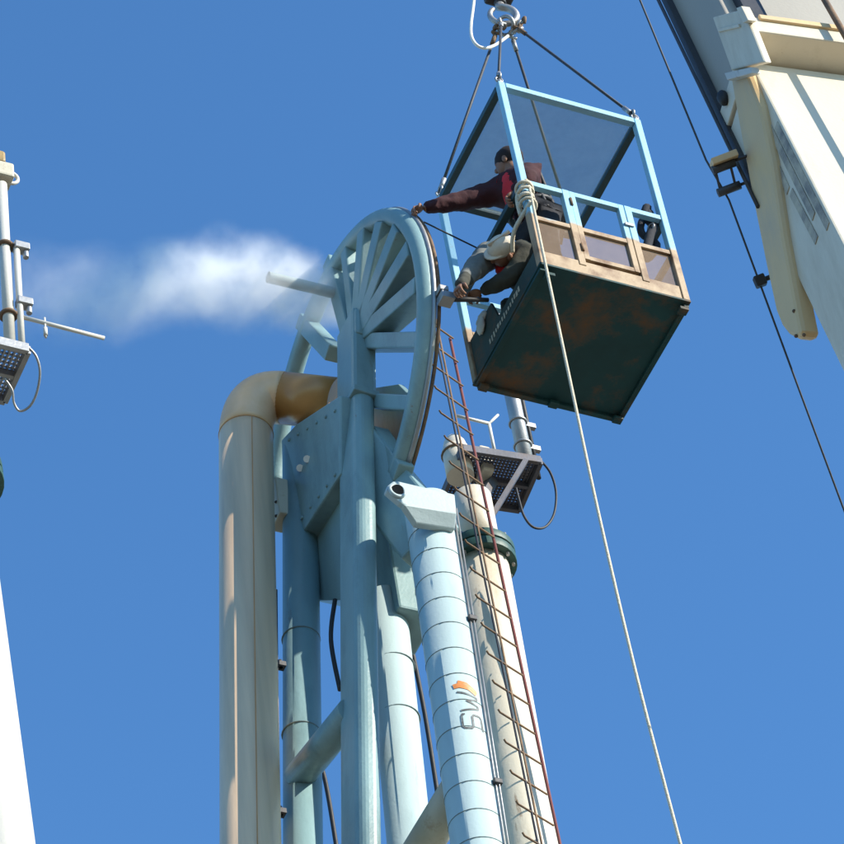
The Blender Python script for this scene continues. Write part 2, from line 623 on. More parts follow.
# padeye
poly = [(386, 490), (388, 485), (393, 481), (399, 481), (455, 494), (457, 514), (410, 508), (400, 502)]
m = MB().prism([PD(x, y, 0.40) for x, y in poly], D * 0.05)
pad = obj('padeye', m, 'padeye_paint', G, bevel=0.012)
m = MB().ring(PD(397, 491, 0.392), D, 0.052, 0.014, 20, 8)
obj('padeye_collar', m, 'padeye_paint', pad)
m = MB().tube([PD(397, 491, 0.385), PD(397, 491, 0.395)], 0.045, 18)
obj('padeye_hole', m, 'dark_steel', pad)
m = MB().prism([PD(403, 504, 0.392), PD(457, 513, 0.392), PD(455, 529, 0.46), PD(416, 523, 0.46)], D * 0.05)
obj('cap_plate', m, 'padeye_paint', pad, bevel=0.008)
# housings between the legs
m = MB().prism([PW(x, y, -1.44) for x, y in ((281, 440), (296, 424), (340, 395), (340, 474), (292, 548), (284, 552))], W * 0.26)
obj('gusset_box', m, 'sea_blue_paint', G, bevel=0.015)
m = MB().prism([PW(x, y, -1.32) for x, y in ((286, 470), (345, 430), (345, 600), (316, 601), (287, 590))], W * 0.2)
obj('gusset_plate', m, 'sea_blue_paint', G, bevel=0.01)
cc = (PD(393, 470, 1.5) + PD(393, 628, 1.5)) / 2
hh = (PD(393, 470, 1.5) - PD(393, 628, 1.5)).length / 2
m = MB().box(cc, 0.15, 0.21, hh)
obj('head_box', m, 'sea_blue_paint', G, bevel=0.02)
m = MB().beam(PD(360, 455, 1.2), PD(432, 545, 0.8), 0.22, 0.42, Z)
obj('head_beam', m, 'sea_blue_paint', G, bevel=0.02)
# round brace between left and middle leg, one lower right
m = MB().tube([PD(298, 778, 1.95), PD(352, 712, 1.2)], 0.105, 18)
obj('brace', m, 'sea_blue_paint', G)
m = MB().tube([PD(410, 868, 1.45), PD(458, 790, 0.78)], 0.12, 18)
obj('brace', m, 'beige_box', G, label='tan rust-stained diagonal brace')
m = MB().prism([PW(x, y, -0.98) for x, y in ((372, 388), (398, 384), (416, 402), (412, 440), (398, 488), (385, 540), (372, 560))], W * 0.05)
obj('web_plate', m, 'sea_blue_paint', G, bevel=0.008)
for k in range(7):
    P = PW(286 + 49 * k / 6.0, 548 - 64 * k / 6.0 - 9, -1.443)
    obj('bolt_head', MB().tube([P - W * 0.012, P + W * 0.01], 0.014, 6), 'sea_blue_paint', G)
for k in range(6):
    P = PW(289 + 46 * k / 5.0, 440 - 29 * k / 5.0, -1.443)
    obj('bolt_head', MB().tube([P - W * 0.012, P + W * 0.01], 0.014, 6), 'sea_blue_paint', G)
for (x, y, k_), ax_, r_b in (((301, 640, 2.0), lA - lB, .1325), ((301.5, 735, 2.0), lA - lB, .1325), ((398, 720, 1.5), sA - sB, .148), ((393, 668, 1.5), sA - sB, .148)):
    obj('weld_bead', MB().ring(PD(x, y, k_), ax_.normalized(), r_b, 0.006, 26, 6), 'ring_paint', G)
# bolts, junction box
for x, y in ((300, 468), (307, 459)):
    m = MB().tube([PW(x, y, -1.455), PW(x, y, -1.44)], 0.028, 10)
    obj('bolt_head', m, 'white_cord', G)
jb = MB().box(PW(279, 505, -1.52), 0.05, 0.10, 0.19)
jbo = obj('junction_box', jb, 'beige_box', G, bevel=0.012, label='beige junction box')
for y in (502, 516):
    m = MB().tube([PW(276, y, -1.575), PW(276, y, -1.565)], 0.012, 8)
    obj('screw', m, 'dark_steel', jbo)
# vent pipe
ve0, ve1 = L(-1.2, 1.3, 0.575), PD(268, 277, 1.3)
m = MB().tube([ve0, ve1], 0.045, 16, caps=False)
m.tube([ve1, ve0], 0.036, 16, caps=False)
obj('vent_pipe', m, 'padeye_paint', G, label='short open vent pipe inside the steam')
# hanging control cables of the gantry
for i, (a, b, c_) in enumerate((((335, 600), (331, 640), (340, 690)), ((312, 742), (325, 780), (337, 850)), ((410, 640), (425, 715), (440, 810)))):
    k = (1.75, 2.4, 1.9)[i]
    m = MB().tube(smooth_path([PD(*a, k), PD(*b, k), PD(*c_, k)]), 0.017, 8)
    tag(obj('hanging_cable', m, 'rubber'), ('short black hose bulging beside the middle blue leg', 'black cable below the round brace of the left blue leg', 'black cable between the bright blue leg and the lettered leg')[i], 'cable', 'black cables of the gantry')

# ------------------------------------------------------------------ exhaust pipe
eA, eB = PD(246, 436, 1.9), PD(250.5, 844, 1.9)
EX = root('exhaust_pipe', to_ground(eA, eB), 'tall brushed steel exhaust pipe with heat-browned elbow, left of the gantry', 'pipe')
m = MB().tube([to_ground(eA, eB), eA], 0.2, 72)
ep = obj('pipe', m, 'exhaust_steel', EX)
el = bez(eA, PD(246, 393, 1.9), PD(283, 398, 1.78), 14)
m = MB().tube(el, 0.2, 72)
obj('elbow', m, 'exhaust_elbow', EX)
m = MB().tube([el[-1], PD(338, 404, 1.55)], 0.198, 40)
obj('outlet', m, 'exhaust_heat', EX, label='heat-browned horizontal end')
ea = (eA - eB).normalized()
for P in (eA,):
    m = MB().ring(P, ea, 0.201, 0.004, 40, 6)
    obj('weld_seam', m, 'exhaust_heat', EX)
tocE = CAM - eB
tocE = (tocE - ea * tocE.dot(ea)).normalized()
rE = ea.cross(tocE)
if rE.dot(R_) < 0:
    rE = -rE
th = 0.22
sd = tocE * math.cos(th) + rE * math.sin(th)
m = MB().beam(eA + sd * 0.2, eB - ea * 1 + sd * 0.2, 0.006, 0.01, sd)
obj('seam', m, 'exhaust_heat', ep)
for y in (665, 812):
    P = PD(278, y, 1.93)
    m = MB().box(P, 0.05, 0.03, 0.02)
    m.tube([P + W * 0.02 - Z * 0.02, P + W * 0.02 + Z * 0.05], 0.014, 8)
    obj('clamp', m, 'dark_steel', EX)
m = MB().tube([PD(276.5, 590, 1.93), PD(279, 860, 1.93)], 0.008, 8)
obj('conduit', m, 'dark_steel', EX)

# ------------------------------------------------------------------ cream mast with its ladder and platform
kM = 2.2
mA, mB_ = PD(482.5, 566, kM), PD(526, 844, kM)
mg = to_ground(mA, mB_)
MA = root('mast', mg, 'cream tubular mast behind the lettered leg, with green flange and grating platform', 'mast', 'tubular masts')
ma_ = (mA - mB_).normalized()
m = MB().tube([mg, mB_, mA], [0.32, 0.228, 0.198], 72)
obj('mast_tube', m, 'cream_paint', MA)
m = MB()
m.tube([mA - ma_ * 0.02, mA + ma_ * 0.06], 0.262, 32)
m.tube([mA + ma_ * 0.075, mA + ma_ * 0.15], 0.262, 32)
fl = obj('flange', m, 'green_flange', MA, bevel=0.006)
for k in range(12):
    t = 2 * math.pi * k / 12
    P = mA + (W * math.cos(t) + D * math.sin(t)) * 0.232
    obj('flange_bolt', MB().tube([P - ma_ * 0.05, P + ma_ * 0.19], 0.013, 8), 'galvanised', fl)
m = MB().tube([mA + ma_ * 0.15, mA + ma_ * 0.75], [0.16, 0.15], 30)
obj('mast_top', m, 'cream_paint', MA)


def platform(near_l, near_r, far_r, drop, par, nbar, pole_mat='galvanised'):
    """grating deck on an angle frame; corner points lie on one level"""
    ex = (near_r - near_l)
    ey = (far_r - near_r)
    ey = ey - ex.normalized() * ey.dot(ex.normalized())
    ex.z = ey.z = 0
    n0 = near_l
    m_ = MB()
    c = [n0, n0 + ex, n0 + ex + ey, n0 + ey]
    for a, b in zip(c, c[1:] + c[:1]):
        m_.beam(a - Z * 0.03, b - Z * 0.03, 0.035, 0.075)
    m_.beam(n0 + ey * 0.52 - Z * 0.03, n0 + ex + ey * 0.52 - Z * 0.03, 0.03, 0.06)
    fr = obj('platform_frame', m_, pole_mat, par, bevel=0.004)
    g_ = MB()
    for k in range(1, nbar):
        g_.beam(n0 + ex * (k / nbar), n0 + ex * (k / nbar) + ey, 0.011, 0.03)
    nb2 = max(3, int(nbar * ey.length / ex.length))
    for k in range(1, nb2):
        g_.beam(n0 + ey * (k / nb2) + Z * 0.004, n0 + ey * (k / nb2) + ex + Z * 0.004, 0.009, 0.016)
    o = obj('grating', g_, pole_mat, fr)
    o['kind'] = 'stuff'
    return c


zP = PD(540, 458, 2.1)
r_ = ray(462, 446)
nl = CAM + r_ * ((zP.z - CAMZ) / r_.z)
r_ = ray(514, 506)
frp = CAM + r_ * ((zP.z - CAMZ) / r_.z)
C4 = platform(nl, zP, frp, 0, MA, 22, 'dark_grating')
ctr = (C4[0] + C4[1] + C4[2] + C4[3]) / 4
m = MB().beam(mA + ma_ * 0.6, ctr - Z * 0.05, 0.08, 0.08)
m.beam(mA + ma_ * 0.3, C4[1] * 0.8 + C4[0] * 0.2 - Z * 0.06, 0.04, 0.04)
obj('platform_bracket', m, 'dark_grating', MA)
# pole, conduits, rail
pp = ctr + (C4[1] - C4[0]) * 0.26
pole_b = PD(524, 452, 2.3)
pole_b.z = zP.z
pole_t = PD(509, 375, 2.3)
m = MB().tube([pole_b, pole_b + Z * 2.0], 0.062, 16)
po = obj('pole', m, 'galvanised', MA)
m = MB().tube([pole_b + W * 0.085, pole_b + W * 0.085 + Z * 1.9], 0.02, 8)
obj('conduit', m, 'rubber', po)
for h in (0.35, 0.62, 1.1):
    m = MB().ring(pole_b + Z * h, Z, 0.068, 0.012, 18, 6)
    m.box(pole_b + W * 0.1 + Z * h, 0.05, 0.02, 0.025)
    obj('pole_clamp', m, 'galvanised', po)
rp = C4[0] + (C4[1] - C4[0]) * 0.44 + (C4[3] - C4[0]) * 0.06
m = MB().tube([rp, rp + Z * 0.36], 0.014, 8)
m.tube([rp + Z * 0.36, rp + Z * 0.36 - W * 0.28], 0.014, 8)
m.tube([rp + Z * 0.36, rp + Z * 0.62 + W * 0.16 + D * 0.1], 0.012, 8)
obj('guard_rail', m, 'white_mast_paint', MA)
# cream equipment housing on the platform
hb = PD(452, 432, 2.35)
hb.z = zP.z + 0.16
m = MB().blob(hb, 0.10, 0.10, 0.17)
m.tube([hb - Z * 0.3, hb], 0.11, 18)
e1 = obj('lamp_housing', m, 'cream_paint', MA)
m = MB().ring(hb - Z * 0.05, Z, 0.112, 0.012, 20, 6)
obj('housing_band', m, 'rusty_steel', e1)
m = MB().box(hb + W * 0.22 - Z * 0.1, 0.05, 0.09, 0.14)
obj('equipment_box', m, 'cream_paint', MA, bevel=0.02)
# cable loop under the platform
lp = [PD(x, y, 2.15) for x, y in ((538, 458), (550, 472), (556, 492), (554, 514), (545, 527), (533, 527), (524, 516), (519, 500), (516, 488))]
m = MB().tube(smooth_path(lp), 0.010, 8)
tag(obj('cable_loop', m, 'rubber'), 'black cable hanging in a loop beside the grating platform under the basket', 'cable', 'looped cables at the platforms')

# ladder
kL = 1.8
LA, LB = PD(434, 318, kL), PD(538, 835, kL)
la = (LA - LB).normalized()
lg = to_ground(LA, LB)
LD = root('ladder', lg, 'rusty rung ladder with twin centre rails, in front of the cream mast', 'ladder')
rd = (W * 0.92 + D * 0.38).normalized()
for s, t in ((-1, 'dark_steel'), (1, 'rusty_steel')):
    m = MB().tube([lg + rd * (0.022 * s), LA + rd * (0.022 * s)], 0.0085, 8)
    obj('rail', m, t, LD)
first = None
n = int((LA - lg).length / 0.285)
for k in range(n):
    P = LA - la * (0.1 + 0.285 * k)
    if first is None:
        mm = MB().tube([P - rd * 0.17 + Z * 0.02, P - rd * 0.155, P + rd * 0.20], 0.008, 8)
        first = obj('rung', mm, 'rusty_steel', LD, origin=P)
    else:
        o = first.copy()
        COL.objects.link(o)
        o.parent = LD
        o.location = P - ORG[LD.name]
ra, rb = PD(459, 380, kL + .1), PD(558, 835, kL + .1)
m = MB().tube([to_ground(ra, rb), ra + (ra - rb).normalized() * 0.5], 0.012, 10)
tag(obj('riser_pipe', m, 'red_paint'), 'thin rust-red riser pipe along the right edge of the ladder', 'pipe')

# ------------------------------------------------------------------ mast at the left edge of the picture
DL = 21.5
tA = PT(-42, 487, DL)
sc = 3500 / DL
r_ = ray(-4, 844)
tt = (tA.y / r_.y)
tB = CAM + r_ * tt
mg2 = to_ground(tA, tB)
ML = root('mast', mg2, 'white mast cut by the left edge, with antenna arm and grating platform', 'mast', 'tubular masts')
a2 = (tA - tB).normalized()
m = MB().tube([mg2, tB, tA], [0.3, 0.215, 0.178], 72)
obj('mast_tube', m, 'white_mast_paint', ML)
m = MB()
m.tube([tA, tA + a2 * 0.07], 0.285, 30)
m.tube([tA + a2 * 0.085, tA + a2 * 0.16], 0.285, 30)
obj('flange', m, 'green_flange', ML, bevel=0.006)
m = MB().tube([tA + a2 * 0.16, tA + a2 * 0.95], 0.15, 28)
obj('mast_top', m, 'white_mast_paint', ML)
n2 = PT(28, 346, DL)
zz = n2.z
r_ = ray(-70, 322)
nl2 = CAM + r_ * ((zz - CAMZ) / r_.z)
r_ = ray(2, 396)
fr2 = CAM + r_ * ((zz - CAMZ) / r_.z)
C5 = platform(nl2, n2, fr2, 0, ML, 20, 'galvanised')
ct5 = sum(C5, V()) / 4
m = MB().beam(tA + a2 * 0.8, ct5 - Z * 0.06, 0.09, 0.09)
obj('platform_bracket', m, 'galvanised', ML)
# thick pole with lamp on top, thin pole beside it
b1 = CAM + ray(10, 347) * ((zz - CAMZ) / ray(10, 347).z)
m = MB().tube([b1, b1 + Z * 1.62], 0.036, 16)
p1 = obj('pole', m, 'white_mast_paint', ML)
for h in (0.3, 0.98):
    obj('pole_clamp', MB().ring(b1 + Z * h, Z, 0.048, 0.014, 18, 6), 'rusty_steel', p1)
b2 = CAM + ray(22, 346) * ((zz - CAMZ) / ray(22, 346).z)
m = MB().tube([b2, b2 + Z * 1.0], 0.021, 12)
p2 = obj('pole', m, 'white_mast_paint', ML)
for h, s in ((0.97, 1), (0.42, 1)):
    m = MB().box(b2 + Z * h + W * 0.03, 0.05, 0.035, 0.03)
    m.tube([b2 + Z * h + W * 0.06 - Z * 0.09, b2 + Z * h + W * 0.06 + Z * 0.02], 0.02, 10)
    obj('pole_bracket', m, 'galvanised', p2, bevel=0.006)
# lamp
lt = b1 + Z * 1.72 - W * 0.03
m = MB().box(lt, 0.10, 0.07, 0.07)
lo = obj('lamp_box', m, 'beige_box', ML, bevel=0.015)
m = MB().box(lt + Z * 0.12 - W * 0.04, 0.085, 0.075, 0.055)
obj('lamp_cover', m, 'ochre_lamp', lo, bevel=0.02)
m = MB().ring(lt + W * 0.085, D, 0.06, 0.013, 20, 8)
obj('lamp_handle', m, 'white_mast_paint', lo)
# horizontal antenna arm with a small whip
h0 = b2 + Z * 0.28
h1 = h0 + (PT(100, 337, DL) - PT(22, 321, DL)).normalized() * 0.02
armv = (W * 1.0 - Z * 0.03).normalized()
armL = 0.55
m = MB().tube([h0, h0 + armv * armL], [0.014, 0.014], 10)
ao = obj('antenna_arm', m, 'white_mast_paint', ML)
m = MB().tube([h0 + armv * 0.16 - Z * 0.14, h0 + armv * 0.16 + Z * 0.05], 0.007, 8)
m.tube([h0 + armv * 0.16 - Z * 0.12, h0 + armv * 0.16 - Z * 0.05], 0.014, 8)
obj('antenna_whip', m, 'white_mast_paint', ao)
lp = [PT(x, y, DL - .02) for x, y in ((27, 346), (36, 356), (40, 372), (37, 392), (30, 406), (20, 411), (14, 403), (12, 390), (4, 378))]
m = MB().tube(smooth_path(lp), 0.008, 8)
tag(obj('cable_loop', m, 'galvanised'), 'grey cable hanging in a loop under the platform at the left edge', 'cable', 'looped cables at the platforms')

# ------------------------------------------------------------------ work basket
A = 0.5650
z0 = -1.05
BK = root('work_basket', L(0, 0, z0), 'open-sided steel work basket, pale blue above and tan below, hanging from a crane', 'work basket')


def bl(w, d, h):
    return L(w, d, z0 + h)


for sw in (-1, 1):
    for sd_ in (-1, 1):
        m = MB().beam(bl(sw * A, sd_ * A, 0.0), bl(sw * A, sd_ * A, 2.13), 0.054, 0.054, D)
        p = obj('corner_post', m, 'basket_paint', BK, bevel=0.006)
        m = MB().tube([bl(sw * A, sd_ * A, 2.13), bl(sw * A, sd_ * A, 2.17)], 0.02, 10)
        m.ring(bl(sw * A, sd_ * A, 2.18), D, 0.028, 0.009, 16, 6)
        obj('lifting_eye', m, 'galvanised', p)
# roof frame and roof screen
ra_ = A - 0.031
for a, b in (((-ra_, -A), (ra_, -A)), ((-ra_, A), (ra_, A)), ((-A, -ra_), (-A, ra_)), ((A, -ra_), (A, ra_))):
    m = MB().beam(bl(*a, 2.10), bl(*b, 2.10), 0.055, 0.055)
    obj('roof_rail', m, 'basket_paint' if a[1] == b[1] == -A else 'shaded_rail_blue', BK, bevel=0.006)
m = MB()
nn = 16
vs_ = []
for i in range(nn + 1):
    for j in range(nn + 1):
        a, b = -1 + 2 * i / nn, -1 + 2 * j / nn
        sag = 0.016 * (1 - a * a) * (1 - b * b) + 0.006 * math.sin(5 * a + 2.3 * b) * (1 - a * a) * (1 - b * b)
        vs_.append(bl(a * ra_, b * ra_, 2.098 - sag))
m._add(vs_, [(i * (nn + 1) + j, (i + 1) * (nn + 1) + j, (i + 1) * (nn + 1) + j + 1, i * (nn + 1) + j + 1) for i in range(nn) for j in range(nn)], True)
obj('roof_net', m, 'roof_net', BK)
# rails and stiles of the front (near) face
yf = -A
hw = A - 0.031


def fbeam(p, q, a, b, nm, up=None, m_='basket_paint', par=None):
    return obj(nm, MB().beam(p, q, a, b, up), m_, par or BK, bevel=0.004)


gate = None
fbeam(bl(-hw, yf, 0.93), bl(-0.262, yf, 0.93), 0.045, 0.05, 'top_rail')
fbeam(bl(0.29, yf, 0.93), bl(hw, yf, 0.93), 0.045, 0.05, 'top_rail')
fbeam(bl(-hw, yf, 0.53), bl(-0.262, yf, 0.53), 0.04, 0.045, 'middle_rail')
fbeam(bl(0.29, yf, 0.53), bl(hw, yf, 0.53), 0.04, 0.045, 'middle_rail')
fbeam(bl(-0.235, yf, 0.1), bl(-0.235, yf, 0.955), 0.055, 0.05, 'gate_post', D)
fbeam(bl(0.265, yf, 0.1), bl(0.265, yf, 0.955), 0.055, 0.05, 'gate_post', D)
gate = obj('gate', MB().beam(bl(-0.165, yf, 0.93), bl(0.19, yf, 0.93), 0.045, 0.05).beam(bl(-0.165, yf, 0.53), bl(0.19, yf, 0.53), 0.04, 0.045)
           .beam(bl(-0.165, yf, 0.205), bl(0.19, yf, 0.205), 0.04, 0.045).beam(bl(-0.185, yf, 0.182), bl(-0.185, yf, 0.955), 0.045, 0.046, D)
           .beam(bl(0.21, yf, 0.182), bl(0.21, yf, 0.955), 0.045, 0.046, D), 'basket_paint', BK, bevel=0.004)
for h in (0.3, 0.82):
    obj('hinge', MB().tube([bl(-0.21, yf - 0.028, h - 0.04), bl(-0.21, yf - 0.028, h + 0.04)], 0.011, 8), 'rusty_steel', gate)
obj('latch', MB().box(bl(0.237, yf - 0.03, 0.72), 0.035, 0.008, 0.014), 'galvanised', gate)


def screen(par, w0, w1, h0, h1, pos, axis_='w', pitch=0.0095, wire=0.0032):
    P = (lambda t, h: bl(t, pos, h)) if axis_ == 'w' else (lambda t, h: bl(pos, t, h))
    m_ = MB()._add([P(w0, h0), P(w1, h0), P(w1, h1), P(w0, h1)], [(0, 1, 2, 3)])
    return obj('net_panel', m_, 'panel_net', par)


screen(BK, -hw, -0.262, 0.14, 0.51, yf)
screen(gate, -0.165, 0.19, 0.22, 0.51, yf)
screen(BK, 0.29, hw, 0.14, 0.51, yf)
# kick plates
obj('kick_plate', MB().box(bl(0, yf, 0.075), hw, 0.018, 0.072), 'basket_paint', BK, bevel=0.004)
obj('kick_plate', MB().box(bl(0, A, 0.075), hw, 0.012, 0.072), 'basket_paint', BK, bevel=0.004)
obj('kick_plate', MB().box(bl(A, 0, 0.075), 0.012, hw, 0.072), 'basket_paint', BK, bevel=0.004)
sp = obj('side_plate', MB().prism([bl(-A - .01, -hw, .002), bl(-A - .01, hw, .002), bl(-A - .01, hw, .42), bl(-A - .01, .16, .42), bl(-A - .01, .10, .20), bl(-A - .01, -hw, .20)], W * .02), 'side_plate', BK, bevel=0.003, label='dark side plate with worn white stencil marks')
m = MB()
for k in range(15):
    t = -0.235 + k * 0.036
    m.box(bl(-A - 0.0125, t, 0.115 + random.uniform(-.006, .006)), 0.001, 0.008 + random.random() * 0.005, 0.017 + random.random() * 0.012)
obj('stencil_marks', m, 'beige_box', sp)
# other three sides: rails, screens
for sgn in (1,):
    fbeam(bl(-hw, A, 0.93), bl(hw, A, 0.93), 0.045, 0.05, 'top_rail')
    fbeam(bl(-hw, A, 0.53), bl(hw, A, 0.53), 0.04, 0.045, 'middle_rail')
    screen(BK, -hw, hw, 0.14, 0.51, A)
for sw in (-1, 1):
    fbeam(bl(sw * A, -hw, 0.93), bl(sw * A, hw, 0.93), 0.055, 0.055, 'top_rail', None, 'shaded_rail_blue')
fbeam(bl(A, -hw, 0.53), bl(A, hw, 0.53), 0.04, 0.045, 'middle_rail')
screen(BK, -hw, hw, 0.14, 0.51, A, 'd')
# floor: plate, frame lips and feet
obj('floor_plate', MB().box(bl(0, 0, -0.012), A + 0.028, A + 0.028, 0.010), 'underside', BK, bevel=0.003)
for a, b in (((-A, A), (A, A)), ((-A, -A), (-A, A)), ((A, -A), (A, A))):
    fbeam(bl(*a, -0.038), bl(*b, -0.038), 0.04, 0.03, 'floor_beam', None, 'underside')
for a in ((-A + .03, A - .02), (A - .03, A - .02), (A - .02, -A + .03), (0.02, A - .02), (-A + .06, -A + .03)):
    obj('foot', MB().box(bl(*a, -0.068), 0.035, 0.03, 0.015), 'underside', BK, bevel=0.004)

# ------------------------------------------------------------------ hook, sling and lines
HK = L(0.0, 0.0, 2.72)
HO = root('crane_hook', HK + Z * 0.02, 'dark crane hook block with round safety ring above the basket', 'crane hook')
m = MB().box(HK + Z * 0.62, 0.11, 0.07, 0.17)
m.tube([HK + Z * 0.40, HK + Z * 0.52], 0.05, 14)
obj('hook_block', m, 'dark_steel', HO, bevel=0.02)
m = MB()
pts = [HK + Z * 0.43]
for k in range(0, 23):
    t = math.radians(100 - k * 15)
    pts.append(HK + Z * 0.25 + (R_ * math.cos(t) * 0.105 + Z * math.sin(t) * 0.115))
m.tube(pts, [0.04] + [0.034 - 0.0006 * k for k in range(23)], 12)
obj('hook', m, 'galvanised', HO)
SL = root('wire_sling', HK, 'four-leg dark wire rope sling with shackles from the hook to the basket corners', 'sling')
m = MB()
ml = HK + Z * 0.11
m.ring(ml, (R_ * 0.55 + F_ * 0.8), 0.075, 0.017, 26, 8)
obj('master_link', m, 'galvanised', SL)
for k, (sw, sd_) in enumerate(((-1, -1), (1, -1), (1, 1), (-1, 1))):
    top = ml - Z * 0.06 + W * (0.07 * sw) + D * (0.05 * sd_)
    bot = L(sw * A, sd_ * A, z0 + 2.20)
    m = MB().tube([top, bot], 0.012, 8)
    lg_ = obj('sling_leg', m, 'wire_rope', SL)
    dv = (bot - top).normalized()
    m = MB().ring(top - dv * 0.02, dv.cross(Z), 0.034, 0.011, 16, 6)
    m.tube([top - W * 0.04, top + W * 0.04], 0.013, 8)
    m.tube([top + dv * 0.03, top + dv * 0.13], 0.019, 8)
    obj('shackle', m, 'rusty_steel' if k % 2 else 'galvanised', lg_)
    m = MB().tube([bot - dv * 0.15, bot - dv * 0.05], 0.02, 8)
    m.ring(bot - dv * 0.03, W, 0.03, 0.011, 16, 6)
    obj('end_fitting', m, 'galvanised', lg_)
# loose shackles bundled at the link
for k, (dx, dy, dz) in enumerate(((0.10, 0.02, 0.02), (0.16, -0.02, 0.05), (0.05, 0.04, -0.03), (-0.05, 0.0, 0.0))):
    m = MB().ring(ml + R_ * dx + W * dy + Z * (dz - 0.02), V((random.uniform(-1, 1), random.uniform(-1, 1), random.uniform(-.5, 1))), 0.045, 0.014, 18, 7, -0.4, 4.2)
    obj('shackle', m, 'rusty_steel' if k % 2 else 'galvanised', SL)
lp = [PD(x, y, -0.02) for x, y in ((476, -30), (474, 0), (471, 25), (472, 38), (478, 46), (487, 48), (497, 44), (508, 36))]
m = MB().tube(smooth_path(lp), 0.013, 8)
tag(obj('pigtail_rope', m, 'white_cord'), 'white cord hanging in a loop left of the crane hook', 'rope')
# tag line
tl = [PD(x, y, -0.62) for x, y in ((529, 186), (545, 262), (571, 385), (600, 520), (640, 690), (690, 880))]
end = to_ground(tl[-2], tl[-1])
m = MB().tube(smooth_path(tl, 6) + [end], 0.0105, 10)
tlo = obj('tag_line', m, 'manila_rope', None)
tag(tlo, 'pale tag line rope hanging from the near-left corner of the basket', 'rope')
KN = root('rope_knot', L(-A, -A - 0.05, z0 + 0.72), 'pale rope lashed in turns round the near-left basket post', 'rope')
m = MB()
for k in range(6):
    h = 0.68 + 0.045 * k + random.uniform(-.015, .015)
    m.ring(bl(-A, -A, h), (Z + W * random.uniform(-.35, .35) + D * random.uniform(-.3, .3)), 0.050 + random.uniform(0, .010), 0.012, 20, 7)
obj('turns', m, 'manila_rope', KN)
m = MB().tube(smooth_path([bl(-A, -A - .05, 0.66), bl(-A - 0.08, -A + 0.12, 0.5), bl(-A - 0.05, -A + 0.25, 0.42)]), 0.016, 8)
m.tube(smooth_path([bl(-A, -A - .06, 0.9), bl(-A - 0.06, -A + 0.02, 0.78), bl(-A - 0.05, -A + 0.05, 0.6)]), 0.014, 8)
obj('loose_end', m, 'manila_rope', KN)
# thin life line from rim to basket
m = MB().tube([PW(424, 222, -1.1), bl(-A, 0.1, 0.93) + Z * 0.0], 0.007, 6)
tag(obj('life_line', m, 'wire_rope'), 'thin dark line stretched from the rim top to the basket rail', 'rope')

# things in the basket
HB = root('harness', bl(A - .02, -A + .08, 0.55), 'black safety harness hung on the right basket post', 'harness')
m = MB()
pts = [bl(A - .07, -A + .05, 1.12), bl(A - .10, -A + .06, 1.02), bl(A - .06, -A + .05, 0.9), bl(A - .11, -A + .05, 0.78), bl(A - .16, -A + .06, 0.62), bl(A - .18, -A + .07, 0.5)]
m.tube(smooth_path(pts, 5), 0.035, 8)
pts = [bl(A - .03, -A + .09, 1.08), bl(A - .12, -A + .09, 0.98), bl(A - .14, -A + .1, 0.84), bl(A - .05, -A + .08, 0.72), bl(A - .13, -A + .1, 0.57)]
m.tube(smooth_path(pts, 5), 0.028, 8)
m.blob(bl(A - .075, -A + .06, 1.03), 0.045, 0.04, 0.07, jit=.15)
obj('webbing', m, 'trousers_dark', HB)
m = MB().ring(bl(A - .1, -A + .03, 0.85), W + D * .4, 0.03, 0.007, 16, 6)
obj('buckle', m, 'galvanised', HB)
BU = root('bucket', bl(0.36, -0.3, 0.0), 'rust-red bucket behind the right screen of the basket', 'bucket')
m = MB().tube([bl(0.36, -0.3, 0.012), bl(0.36, -0.3, 0.30)], [0.09, 0.12], 24, caps=False)
m.tube([bl(0.36, -0.3, 0.01), bl(0.36, -0.3, 0.02)], 0.09, 24)
bk = obj('pail', m, 'red_paint', BU)
obj('bail', MB().ring(bl(0.36, -0.3, 0.30), D, 0.12, 0.005, 20, 6, 0, math.pi), 'galvanised', BU)
m = MB().blob(bl(0.10, -0.38, 0.14), 0.08, 0.06, 0.13, jit=0.12)
m.tube([bl(0.10, -0.38, 0.25), bl(0.12, -0.39, 0.33)], [0.03, 0.05], 10)
tag(obj('cloth_sack', m, 'canvas', None), 'small pale cloth sack behind the gate screen of the basket', 'sack')

# ------------------------------------------------------------------ workers


def skin_obj(name, joints, edges, mat_, par, sub=2, rootj=None):
    names = list(joints)
    og = ORG[par.name]
    me = bpy.data.meshes.new(name)
    me.from_pydata([tuple(joints[k][0] - og) for k in names], [(names.index(a), names.index(b)) for a, b in edges], [])
    o_ = bpy.data.objects.new(name, me)
    COL.objects.link(o_)
    o_.parent = par
    ORG[o_.name] = og
    md = o_.modifiers.new('skin', 'SKIN')
    md.use_smooth_shade = True
    sv = me.skin_vertices[0].data if me.skin_vertices else None
    if sv is None:
        bm = bmesh.new()
        bm.from_mesh(me)
        bm.verts.layers.skin.verify()
        bm.to_mesh(me)
        bm.free()
        sv = me.skin_vertices[0].data
    for i_, k in enumerate(names):
        r = joints[k][1]
        sv[i_].radius = r if isinstance(r, tuple) else (r, r)
        sv[i_].use_root = (k == (rootj or names[0]))
    sb_ = o_.modifiers.new('sub', 'SUBSURF')
    sb_.levels = sub
    sb_.render_levels = sub
    me.materials.append(M[mat_])
    return o_


